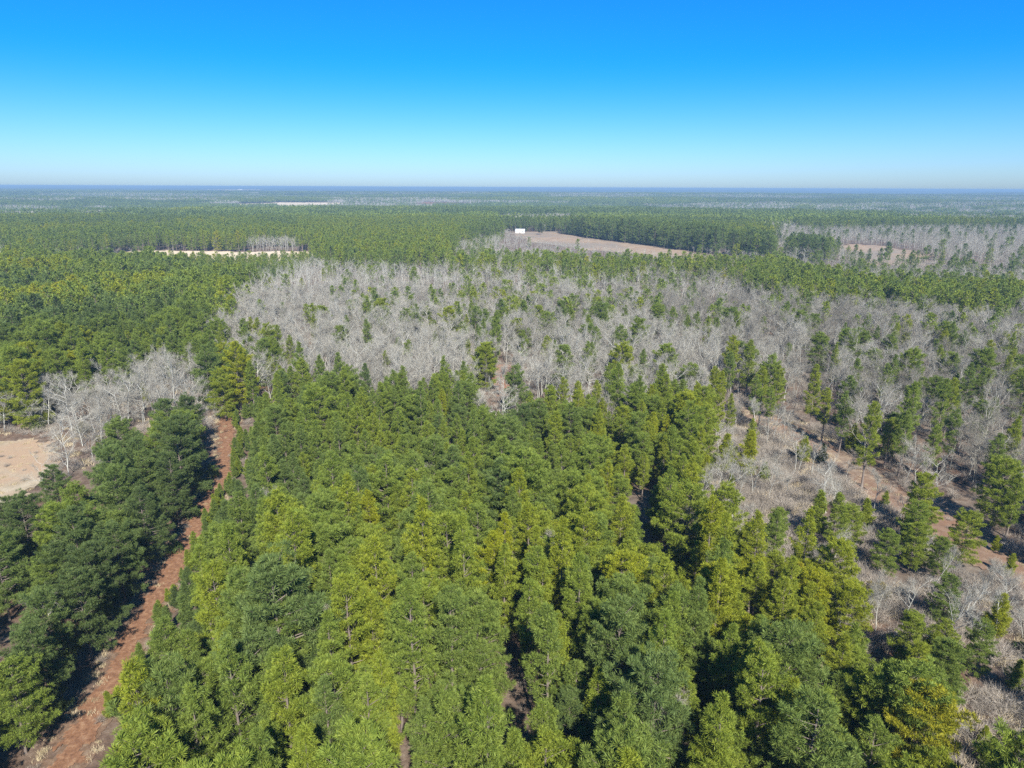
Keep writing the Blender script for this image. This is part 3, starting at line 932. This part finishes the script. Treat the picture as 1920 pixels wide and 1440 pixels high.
# dark clump left of the track
x, y = zone_points('left_dark', 5.2, 1.0)
k = ~((x < -76) & (y > 92)) & (track_dist(x, y) > 4.4)
x, y = x[k], y[k]
for i in range(len(x)):
    if rng.random() < 0.8:
        put('broad', x[i], y[i], rng.uniform(9, 14), rng.uniform(0.1, 0.52), 'left_dark')
    elif rng.random() < 0.6:
        put('bare', x[i], y[i], rng.uniform(7, 11), rng.uniform(0.3, 0.9), 'left_dark')
x, y = zone_points('left_bare', 4.6, 1.0)
for i in range(len(x)):
    u = rng.random()
    if u < 0.68:
        put('oak' if u < 0.4 else 'bare', x[i], y[i], rng.uniform(8, 13.5), rng.uniform(0.4, 1.0), 'left_bare')
    elif u < 0.74:
        put('young', x[i], y[i], rng.uniform(4, 7), 0.75, 'left_bare')
# left pine stand
x, y = zone_points('left_stand', 4.2, 6.0, 0.5, 0.45)
k = (rng.random(len(x)) > 0.06) & (vnoise(x, y, 9, 44) > 0.16)
x, y = x[k], y[k]
tn = 0.47 + 0.5 * (vnoise(x, y, 45, 43) - 0.5) + rng.normal(0, 0.10, len(x))
for i in range(len(x)):
    u = rng.random()
    put('broad' if u < 0.3 else 'pine', x[i], y[i], 15.5 + 5 * (vnoise(x[i], y[i], 18, 45) - 0.5) + rng.normal(0, 1.6), tn[i], 'left_stand')
# brushy clearing
x, y = zone_points('brush', 4.2, 1.5)
for i in range(len(x)):
    u = rng.random()
    if u < 0.42:
        put('bare', x[i], y[i], rng.uniform(3.5, 9.5), rng.uniform(0.3, 0.9), 'brush')
    elif u < 0.50:
        put('young', x[i], y[i], rng.uniform(2.5, 7), rng.uniform(0.5, 0.8), 'brush')
    elif u < 0.56:
        put('pine', x[i], y[i], rng.uniform(8, 12.5), rng.uniform(0.4, 0.65), 'brush')
    elif u < 0.68 and y[i] < 98:
        put('broad', x[i], y[i], rng.uniform(6, 9), rng.uniform(0.35, 0.6), 'brush')
# grey woods
x, y = zone_points('bare_main', 4.1, 6.0, 0.9, 0.45, 900)
scat = inside(Z['scatter'], x, y)
mixm = inside(Z['mix_mid'], x, y)
band = inside(Z['band_right'], *wob(x, y, 6, 40))
dens = vnoise(x, y, 55, 51)
for i in range(len(x)):
    u, yy = rng.random(), y[i]
    if -9 < x[i] < 2.5 and yy < 190 and rng.random() < 0.55:
        continue
    pp = 0.06 + 0.9 * max(0, vnoise(x[i], yy, 26, 52) - 0.58)
    if scat[i]:
        pp += 0.13
    elif x[i] > 70 and yy < 300:
        pp += 0.07
    elif x[i] < 5 and yy > 290:
        pp *= 0.5
    if mixm[i]:
        pp = (0.45 if dens[i] > 0.42 else 0.14) if yy < 450 else 0.25
    if band[i]:
        pp = 0.80
    low = (yy > 448 and 20 < x[i] < 185) or (yy > 540 and -12 < x[i] <= 20) or (yy > 420 and 185 <= x[i] < 345)
    if low:
        pp = 0.02
    if yy < 170:
        pp = 0.20 if x[i] > 66 else 0.08
    if u < pp:
        kind = 'pine' if rng.random() < 0.7 else 'broad'
        put(kind, x[i], yy, rng.uniform(9.5, 15) if not (band[i] or mixm[i]) else (rng.uniform(12, 17) if yy < 450 else rng.uniform(7, 10.5)), rng.normal(0.47, 0.1), 'grey')
    elif rng.random() < (0.84 if yy > 175 else 0.66) - 0.45 * (vnoise(x[i], yy, 17, 54) < 0.33):
        put('bare' if rng.random() < (0.5 if yy < 280 else 0.66) else 'oak', x[i], yy, rng.uniform(8, 14.5) * (0.5 if low else (0.8 if yy > 450 else 1)), np.clip(rng.normal(0.45 + 0.4 * vnoise(x[i], yy, 40, 53) + (0.08 if x[i] < 60 else -0.26), 0.28), 0, 1), 'grey')
# far strips
for name, s, pb, (h0, h1), t0 in (('pines_back', 4.6, 0.06, (12, 18), 0.5), ('row_dark', 5.6, 0.06, (16, 24), 0.26), ('row_dark_b', 5.6, 0.0, (16, 22), 0.24), ('row_dark_c', 5.6, 0.05, (14, 20), 0.26), ('bare_right', 5.4, 0.94, (11, 17), 0.3)):
    x, y = zone_points(name, s, 5.0, 0.4, 0.35, 1000)
    if name == 'pines_back':
        k = ~inside(Z['bare_main'], x, y) & ~((x > -12) & (y > 540) & (y < 880))
        x, y = x[k], y[k]
    if name == 'bare_right':
        k = ~inside(Z['row_dark_b'], x, y) & ~inside(Z['row_dark_c'], x, y) & ~inside(Z['band_right'], x, y)
        x, y = x[k], y[k]
    for i in range(len(x)):
        if rng.random() < pb:
            put('bare' if rng.random() < 0.7 else 'oak', x[i], y[i], rng.uniform(9, 14) * (0.5 if 190 < x[i] < 345 and 400 < y[i] < 520 else 1), np.clip(rng.normal(0.35, 0.25), 0, 1), name)
        else:
            put('broad' if name.startswith('row') else 'pine', x[i], y[i], rng.uniform(h0, h1), rng.normal(t0, 0.09), name)
# everything else out to one kilometre: pine country with grey strips
x, y = grid(-900, 900, 150, 1000, 5.0, 0.3, 0.38)
k = in_view(x, y, 40) & clear_of_hand(x, y)
for name in ('central', 'left_stand', 'left_dark', 'left_bare', 'brush', 'lane', 'bare_main', 'clear_red', 'pines_back', 'row_dark', 'row_dark_b', 'row_dark_c', 'bare_right') + tuple(FIELDS):
    k &= ~inside(Z[name], *wob(x, y, 3, 18))
k &= ~((x > 0) & (x < 60) & (y > 850) & (y < 900))
x, y = x[k], y[k]
bare_n = vnoise(x, y, 70, 61)
for i in range(len(x)):
    low = (20 < x[i] < 200 and 470 < y[i] < 625) or (-12 < x[i] < 60 and 540 < y[i] < 880) or (185 < x[i] < 345 and 400 < y[i] < 522)
    mid = -330 < x[i] < -120 and 370 < y[i] < 510
    if rng.random() < 0.05:
        continue
    if low or bare_n[i] > 0.78 or rng.random() < 0.06:
        put('bare', x[i], y[i], rng.uniform(9, 14) * (0.5 if low else 1), rng.uniform(0.3, 1.0), 'far')
    else:
        put('pine' if rng.random() < 0.8 else 'broad', x[i], y[i], rng.uniform(9, 11.5) if mid else rng.uniform(11, 18.5), rng.normal(0.42 + 0.3 * (vnoise(x[i], y[i], 120, 62) - 0.5), 0.1), 'far')

# ------------------------------------------------------------------ nearest 300 of a kind stand alone, the rest is forest


def shown(t):
    x, y, z = t[1], t[2], t[3] * 0.75
    dz = CAM_H - z
    c = y * math.cos(PITCH) + dz * math.sin(PITCH)
    yr = (-y * math.sin(PITCH) + dz * math.cos(PITCH)) / c
    if abs(x / c) > 0.76 or yr > 0.56:
        return 0.0
    return t[3] / math.hypot(math.hypot(x, y), dz)


TINTS = ((0.2, 'dark blue-green'), (0.38, 'deep green'), (0.53, 'mid green'), (0.68, 'bright green'), (9, 'yellow-green'))


def tint_word(t):
    return next(w for lim, w in TINTS if t < lim)


def where(t):
    x, y, z = t[1], t[2], t[7]
    if z == 'central':
        side = 'near the track' if x < -22 else ('brush side' if x > 14 else 'midway')
        if float(track_dist(x, y)) < 10.5:
            return 'lining the upper dirt track' if y > 110 else ('lining the middle dirt track' if y > 78 else 'lining the lower dirt track'), 'pines along the dirt track'
        if y < 62:
            return 'in the foremost rows, ' + side, 'foremost rows of the central stand'
        if y < 82:
            return 'in the front rows, ' + side, 'front rows of the central stand'
        if y > 135:
            return "at the stand's back, " + side, 'back of the central stand'
        if y > 108:
            return "in the stand's rear half, " + side, 'rear half of the central stand'
        return "in the stand's heart, " + side, 'heart of the central stand'
    g = ('behind the lane', 'grey woods behind the lane') if x > 55 and y < 200 else ((('just behind the stand' if x > 0 else "behind the stand's track half"), 'grey woods behind the central stand') if y < 200 else (('further behind the stand' if x > 0 else 'further behind its track half'), 'deeper grey woods'))
    return {'left_dark': ('in the dark clump beside the track', 'dark clump beside the track'),
            'left_bare': ('in the strip behind the tan field', 'strip behind the tan field'),
            'left_stand': ('in the stand behind the tan field', 'stand behind the tan field'),
            'brush': ('in the brushy clearing below the lane', 'brushy clearing'),
            'grey': ('in woods ' + g[0], g[1])}.get(z, ('far off in the woods', 'far woods'))


def size_word(t):
    h = t[3]
    return 'short' if h < 10 else ('tall' if h > 14.5 else 'middling')


NAMES = {'pine': ('pine_tree', 'pine'), 'broad': ('broad_pine', 'pine'), 'young': ('young_pine', 'young pine'), 'bare': ('bare_tree', 'bare tree'), 'oak': ('bare_tree', 'bare tree')}
single, rest = set(), []
order = sorted(range(len(TREES)), key=lambda i: (TREES[i][8] is None, -shown(TREES[i])))
count = {}
LIMIT = {'pine_tree': 300, 'broad_pine': 130, 'young_pine': 120, 'bare_tree': 290}
for i in order:
    t = TREES[i]
    n = NAMES[t[0]][0]
    s = shown(t)
    if t[8] is not None or (s > 0 and count.get(n, 0) < LIMIT[n] and (n != 'young_pine' or t[2] < 175)):
        count[n] = count.get(n, 0) + 1
        single.add(i)

BAREW = ((0.35, 'brown-grey'), (0.7, 'grey'), (9, 'silvery'))
LABEL, GROUP, alike = {}, {}, {}
for i in sorted(single):
    kind, x, y, h, rot, tint, pi, zone, label = TREES[i]
    if label is None:
        wh, GROUP[i] = where(TREES[i])
        if kind in ('bare', 'oak'):
            w = next(w for lim, w in BAREW if tint < lim)
            label = '%s %s %s bare tree %s' % (size_word(TREES[i]), w, 'spreading' if kind == 'oak' else 'upright', wh)
            GROUP[i] = 'bare trees: ' + GROUP[i]
        else:
            shape = {'pine': 'narrow pine', 'broad': 'broad pine', 'young': 'young pine'}[kind]
            label = '%s %s %s %s' % (size_word(TREES[i]) if kind != 'young' else ('waist-high' if h < 2 else ('low' if h < 4.5 else 'small')), tint_word(tint), shape, wh)
            GROUP[i] = 'pines: ' + GROUP[i]
        alike.setdefault(label, []).append(i)
    LABEL[i] = label
# a handful of look-alikes are told apart by counting from the track or the lane
ORD = ('closest to', 'second from', 'third from', 'fourth from', 'fifth from', 'sixth from', 'seventh from', 'eighth from')
for label, ii in alike.items():
    if 2 <= len(ii) <= 8:
        mark = 'the lane' if TREES[ii[0]][1] > 30 else 'the track'
        dist = (lambda i: abs(TREES[i][1] - 71)) if mark == 'the lane' else (lambda i: float(track_dist(TREES[i][1], TREES[i][2])))
        for n, i in enumerate(sorted(ii, key=dist)):
            LABEL[i] = '%s, %s %s' % (label, ORD[n], mark)
            if len(LABEL[i].split()) > 16:
                LABEL[i] = LABEL[i].replace(' the ', ' ', 1)
            if len(LABEL[i].split()) > 16:
                LABEL[i] = LABEL[i].replace(' the ', ' ', 1)
for i in sorted(single):
    kind, x, y, h, rot, tint, pi, zone, label = TREES[i]
    pr = PROTO[kind][pi % len(PROTO[kind])]
    name, cat = NAMES[kind]
    label, grp = LABEL[i], GROUP.get(i)
    s = h / pr['H']
    e = link(name, None, None, (x, y, hz(x, y) - 0.05), rot, label=label, category=cat, group=grp)
    e.scale = (s * (0.6 + 0.4 / max(s, 0.4)) if kind == 'pine' else s,) * 2 + (s,)
    link('trunk', pr['wood'], e, tint=(tint if name == 'bare_tree' else 0.5))
    link('crown', pr['crown'], e, tint=tint)


def scatter(name, rows, kinds, label, kind='stuff'):
    """rows: (kind, x, y, z, scale xyz, rot, tint, pick) drawn as one mass of instances"""
    col = bpy.data.collections.new(name + '_sources')
    base, n = {}, 0
    for k in kinds:
        base[k] = n
        for p in PROTO[k]:
            col.objects.link(bpy.data.objects.new('%s_%03d' % (name, n), p['whole']))
            n += 1
    pts = np.array([r[1:4] for r in rows], np.float32)
    me = bpy.data.meshes.new(name)
    me.vertices.add(len(pts))
    me.vertices.foreach_set('co', pts.ravel())
    a = me.attributes.new('pick', 'INT', 'POINT')
    a.data.foreach_set('value', np.array([base[r[0]] + r[7] % len(PROTO[r[0]]) for r in rows], np.int32))
    a = me.attributes.new('rot', 'FLOAT_VECTOR', 'POINT')
    a.data.foreach_set('vector', np.array([(0, 0, r[5]) for r in rows], np.float32).ravel())
    a = me.attributes.new('scl', 'FLOAT_VECTOR', 'POINT')
    a.data.foreach_set('vector', np.array([r[4] for r in rows], np.float32).ravel())
    a = me.attributes.new('tint', 'FLOAT', 'POINT')
    a.data.foreach_set('value', np.array([r[6] for r in rows], np.float32))
    o = link(name, me, kind=kind, label=label)
    ng = bpy.data.node_groups.new(name, 'GeometryNodeTree')
    ng.interface.new_socket('Geometry', in_out='INPUT', socket_type='NodeSocketGeometry')
    ng.interface.new_socket('Geometry', in_out='OUTPUT', socket_type='NodeSocketGeometry')
    N, L = ng.nodes, ng.links
    gi, go = N.new('NodeGroupInput'), N.new('NodeGroupOutput')
    iop, ci = N.new('GeometryNodeInstanceOnPoints'), N.new('GeometryNodeCollectionInfo')
    ci.inputs['Collection'].default_value = col
    ci.inputs['Separate Children'].default_value = True
    ci.inputs['Reset Children'].default_value = True
    iop.inputs['Pick Instance'].default_value = True

    def attr(nm, ty):
        q = N.new('GeometryNodeInputNamedAttribute')
        q.data_type = ty
        q.inputs['Name'].default_value = nm
        return q.outputs['Attribute']
    L.new(gi.outputs[0], iop.inputs['Points'])
    L.new(ci.outputs[0], iop.inputs['Instance'])
    L.new(attr('pick', 'INT'), iop.inputs['Instance Index'])
    er = N.new('FunctionNodeEulerToRotation')
    L.new(attr('rot', 'FLOAT_VECTOR'), er.inputs[0])
    L.new(er.outputs[0], iop.inputs['Rotation'])
    L.new(attr('scl', 'FLOAT_VECTOR'), iop.inputs['Scale'])
    L.new(iop.outputs[0], go.inputs[0])
    md = o.modifiers.new('scatter', 'NODES')
    md.node_group = ng
    return o


PINES, BARES = [], []
for i, t in enumerate(TREES):
    if i in single:
        continue
    kind, x, y, h, rot, tint, pi, zone, label = t
    d = math.hypot(x, y)
    if kind in ('pine', 'broad', 'young'):
        k = kind
        if d > 260:
            k = 'broad_mid' if kind == 'broad' else 'pine_mid'
        s = h / PROTO[k][0]['H']
        PINES.append((k, x, y, hz(x, y) - 0.1, (s, s, s), rot, tint, pi))
    else:
        k = kind if d < 330 else 'bare_mid'
        s = h / PROTO[k][0]['H']
        w = 1.35 if (k == 'bare_mid' and kind == 'oak') else 1.0
        BARES.append((k, x, y, hz(x, y) - 0.1, (s * w, s * w, s), rot, tint, pi))
scatter('pine_forest', PINES, ['pine', 'broad', 'young', 'pine_mid', 'broad_mid'], 'dense green pine forest stretching back behind the nearest trees')
scatter('bare_woodland', BARES, ['bare', 'oak', 'bare_mid'], 'grey leafless woodland filling the middle distance')

FAR = []
s = 46.0
x, y = grid(-4600, 4600, 960, 5200, s, 0.0, 0.25)
k = in_view(x, y, 200) & (np.hypot(x, y) > 1000)
for name in FIELDS:
    k &= ~inside(Z[name], x, y)
x, y = x[k], y[k]
grey = vnoise(x, y * 1.8, 420, 71) + 0.35 * (vnoise(x, y, 120, 72) - 0.5)
for i in range(len(x)):
    b = grey[i] > 0.62 or (y[i] > 1700 and grey[i] > 0.40) or (x[i] > 0.40 * y[i] and grey[i] > 0.36)
    for name in ('bare_far_right', 'bare_far_left', 'bare_far_mid'):
        if inside(Z[name], x[i:i + 1], y[i:i + 1])[0]:
            b = rng.random() < 0.88
    if inside(Z['pine_strip'], x[i:i + 1], y[i:i + 1])[0] or inside(Z['pines_back'], x[i:i + 1], y[i:i + 1])[0]:
        b = rng.random() < 0.04
    FAR.append(('patch_bare' if b else 'patch_pine', x[i], y[i], hz(x[i], y[i]) - 0.3, (1, 1, rng.uniform(0.85, 1.15)), rng.uniform(0, 6.28), float(np.clip(rng.normal(0.18 + 0.4 * vnoise(x[i], y[i] * 2, 500, 73), 0.07), 0, 1)), int(rng.integers(0, 99))))
scatter('distant_woods', FAR, ['patch_pine', 'patch_bare'], 'far woods of pine and bare trees fading towards the horizon')

# ------------------------------------------------------------------ brush, grass and shrubs on the floor
UG = []


def sprinkle(name, s, p, kinds, hs, tint, ymax=400):
    x, y = zone_points(name, s, 1.5, 0.1, 0.45, ymax)
    for i in range(len(x)):
        if rng.random() < p:
            k = kinds[int(rng.integers(0, len(kinds)))]
            q = rng.uniform(*hs)
            UG.append((k, x[i], y[i], hz(x[i], y[i]), (q * 1.15, q * 1.15, q), rng.uniform(0, 6.28), float(np.clip(rng.normal(tint, 0.25), 0, 1)), int(rng.integers(0, 99))))


sprinkle('brush', 1.1, 0.85, ['brush', 'brush', 'grass'], (0.5, 1.8), 0.5)
sprinkle('lane', 1.6, 0.15, ['brush', 'grass', 'grass'], (0.4, 1.0), 0.6)
sprinkle('bare_main', 2.4, 0.55, ['brush'], (0.6, 1.5), 0.45, 260)
sprinkle('left_bare', 1.7, 0.7, ['brush', 'brush', 'grass'], (0.6, 1.5), 0.5)
sprinkle('central', 3.4, 0.30, ['brush'], (0.4, 1.0), 0.35)
# weeds along track and lane
for poly, sd in ((track_outline(3.0), 0.7), (Z['lane'], 1.1), (Z['field_left'], 1.3)):
    p = np.array(poly)
    x, y = grid(p[:, 0].min(), p[:, 0].max(), p[:, 1].min(), p[:, 1].max(), sd, 0.2, 0.45)
    k = inside(poly, x, y)
    x, y = x[k], y[k]
    td = track_dist(x, y)
    for i in range(len(x)):
        pr_ = (0.45 if td[i] > 2.0 else 0.04) if sd == 0.7 else (0.18 if sd == 1.1 else 0.25)
        if rng.random() < pr_:
            q = rng.uniform(0.35, 0.9)
            UG.append(('grass' if rng.random() < 0.85 else 'brush', x[i], y[i], hz(x[i], y[i]) + 0.05, (q, q, q * 0.8), rng.uniform(0, 6.28), rng.uniform(0.0, 0.7), int(rng.integers(0, 99))))
scatter('undergrowth', UG, ['brush', 'grass'], 'dry twiggy brush and weeds covering the forest floor')

SHRUBS = [(-55.5, 107.5, 2.6, 0.5, 'bright green shrub on the shaded side of the track at mid height'), (-57.8, 118.0, 2.8, 0.35, 'round green shrub beside the track above the bright one'),
          (-59.0, 124.5, 2.2, 0.6, 'small yellowish shrub where the track narrows'), (-52.8, 95.5, 2.2, 0.4, 'low green shrub at the track edge beneath hanging limbs'),
          (-99.0, 148.5, 3.0, 0.95, 'yellow-brown shrub behind the tan field corner'), (-110.5, 150.0, 3.2, 0.7, 'yellow-green shrub under the tall corner pines'),
          (-90.0, 140.5, 2.6, 0.9, 'orange-tinged shrub among the silvery bare trees'), (-72.0, 133.0, 3.2, 0.25, 'dark shrub below the brownish leaning bare tree'),
          (47.0, 80.0, 3.4, 0.85, 'olive shrub next to the brown shrub below the pines'), (50.3, 82.4, 3.2, 1.0, 'brown leaved shrub between bushy pines and bare trees'),
          (56.5, 77.0, 2.2, 0.3, 'dark green shrub on the shaded slope near the pale tree'), (63.0, 71.0, 2.4, 0.2, 'dark shrub at the lower end of the slope')]
for i, (x, y, h, t, lab) in enumerate(SHRUBS):
    p = PROTO['shrub'][i % 4]
    e = link('shrub', None, None, (x, y, hz(x, y)), i * 1.3, label=lab, category='shrub', group='shrubs by the track and clearing')
    e.scale = (h / 2,) * 3
    link('stems', p['wood'], e, tint=0.4)
    link('foliage', p['crown'], e, tint=t)

# ------------------------------------------------------------------ buildings


def plain(name, c, rough=0.6):
    m, nt, b = new_mat(name)
    n = noise(nt, 1.5, 4, 0.6)
    nt.links.new(ramp(nt, n, [(0.3, tuple(v * 0.86 for v in c)), (0.7, c)]), b.inputs['Base Color'])
    b.inputs['Roughness'].default_value = rough
    return m


M_WHITE, M_METAL, M_DARK, M_TRIM = plain('white_siding', (0.80, 0.80, 0.78)), plain('pale_metal_roof', (0.52, 0.54, 0.56), 0.5), plain('window_glass', (0.04, 0.05, 0.06), 0.15), plain('brown_door', (0.16, 0.09, 0.06))


def box(x0, x1, y0, y1, z0, z1):
    v = np.array([(x, y, z) for x in (x0, x1) for y in (y0, y1) for z in (z0, z1)], float)
    f = np.array([(0, 1, 3, 2), (4, 6, 7, 5), (0, 4, 5, 1), (2, 3, 7, 6), (0, 2, 6, 4), (1, 5, 7, 3)])
    return v, f


def house(loc, rot, w, d, he, hr, label, name='house', cat='house', group=None):
    e = link(name, None, None, (loc[0], loc[1], hz(*loc)), rot, label=label, category=cat, group=group)
    a, b = w / 2, d / 2
    v = [(-a, -b, 0), (a, -b, 0), (a, b, 0), (-a, b, 0), (-a, -b, he), (a, -b, he), (a, b, he), (-a, b, he), (-a, 0, hr), (a, 0, hr)]
    me = bpy.data.meshes.new('wall')
    me.from_pydata(v, [], [(0, 1, 5, 4), (2, 3, 7, 6), (1, 2, 6, 9, 5), (3, 0, 4, 8, 7)])
    me.materials.append(M_WHITE)
    link('wall', me, e)
    o, th = 0.4, 0.12
    sl = (hr - he) / b
    zo = he - sl * o
    v = []
    for t in (0.03, 0.03 + th):
        v += [(-a - o, -b - o, zo + t), (a + o, -b - o, zo + t), (a + o, 0, hr + t), (-a - o, 0, hr + t), (a + o, b + o, zo + t), (-a - o, b + o, zo + t)]
    me = bpy.data.meshes.new('roof')
    me.from_pydata(v, [], [(0, 3, 2, 1), (3, 5, 4, 2), (6, 7, 8, 9), (9, 8, 10, 11), (0, 1, 7, 6), (4, 5, 11, 10), (1, 2, 8, 7), (2, 4, 10, 8), (3, 0, 6, 9), (5, 3, 9, 11)])
    me.materials.append(M_METAL)
    link('roof', me, e)
    v, f = box(-0.55, 0.55, -b - 0.05, -b + 0.05, 0, 2.1)
    link('door', mesh('door', v, f, [M_TRIM]), e)
    for q in (-0.32, 0.32):
        v, f = box(q * w - 0.6, q * w + 0.6, -b - 0.04, -b + 0.06, 1.0, 2.2)
        link('window', mesh('window', v, f, [M_DARK]), e)
    return e


house((9.5, 872), R(-8), 11, 7, 3.0, 5.0, 'white gabled house at the far end of the tan clearing')
house((134, 800), R(-20), 22, 6, 3.0, 4.4, 'long low white house glimpsed through the dark row of pines', 'house')
house((418, 560), R(15), 16, 8, 3.2, 5.2, 'white roofed house in grey woods at the picture edge', 'house')
house((-1261, 1790), R(20), 26, 12, 5, 8, 'white barn far off in the grey strip before the hills', 'barn', 'barn')
house((-868, 1590), R(-10), 20, 10, 4, 7, 'small white farmhouse on the far pale yard', 'house')
house((-2440, 6350), R(10), 34, 20, 7, 11, 'white shed on the farthest pale field near the horizon', 'shed', 'shed')

# ------------------------------------------------------------------ air
m = bpy.data.materials.new('haze_air')
m.use_nodes = True
nt = m.node_tree
nt.nodes.clear()
pv = nt.nodes.new('ShaderNodeVolumePrincipled')
pv.inputs['Color'].default_value = (0.31, 0.49, 0.70, 1)
pv.inputs['Density'].default_value = 2.1e-4
mo = nt.nodes.new('ShaderNodeOutputMaterial')
nt.links.new(pv.outputs[0], mo.inputs['Volume'])
v, f = box(-43000, 43000, -43000, 43000, -40, 56.5)
link('haze', mesh('haze', v, f, [m]), kind='stuff', label='thin blue haze lying over the whole landscape')
print('TREES', len(TREES), 'single', len(single), count, 'pines', len(PINES), 'bares', len(BARES), 'far', len(FAR), 'ug', len(UG))
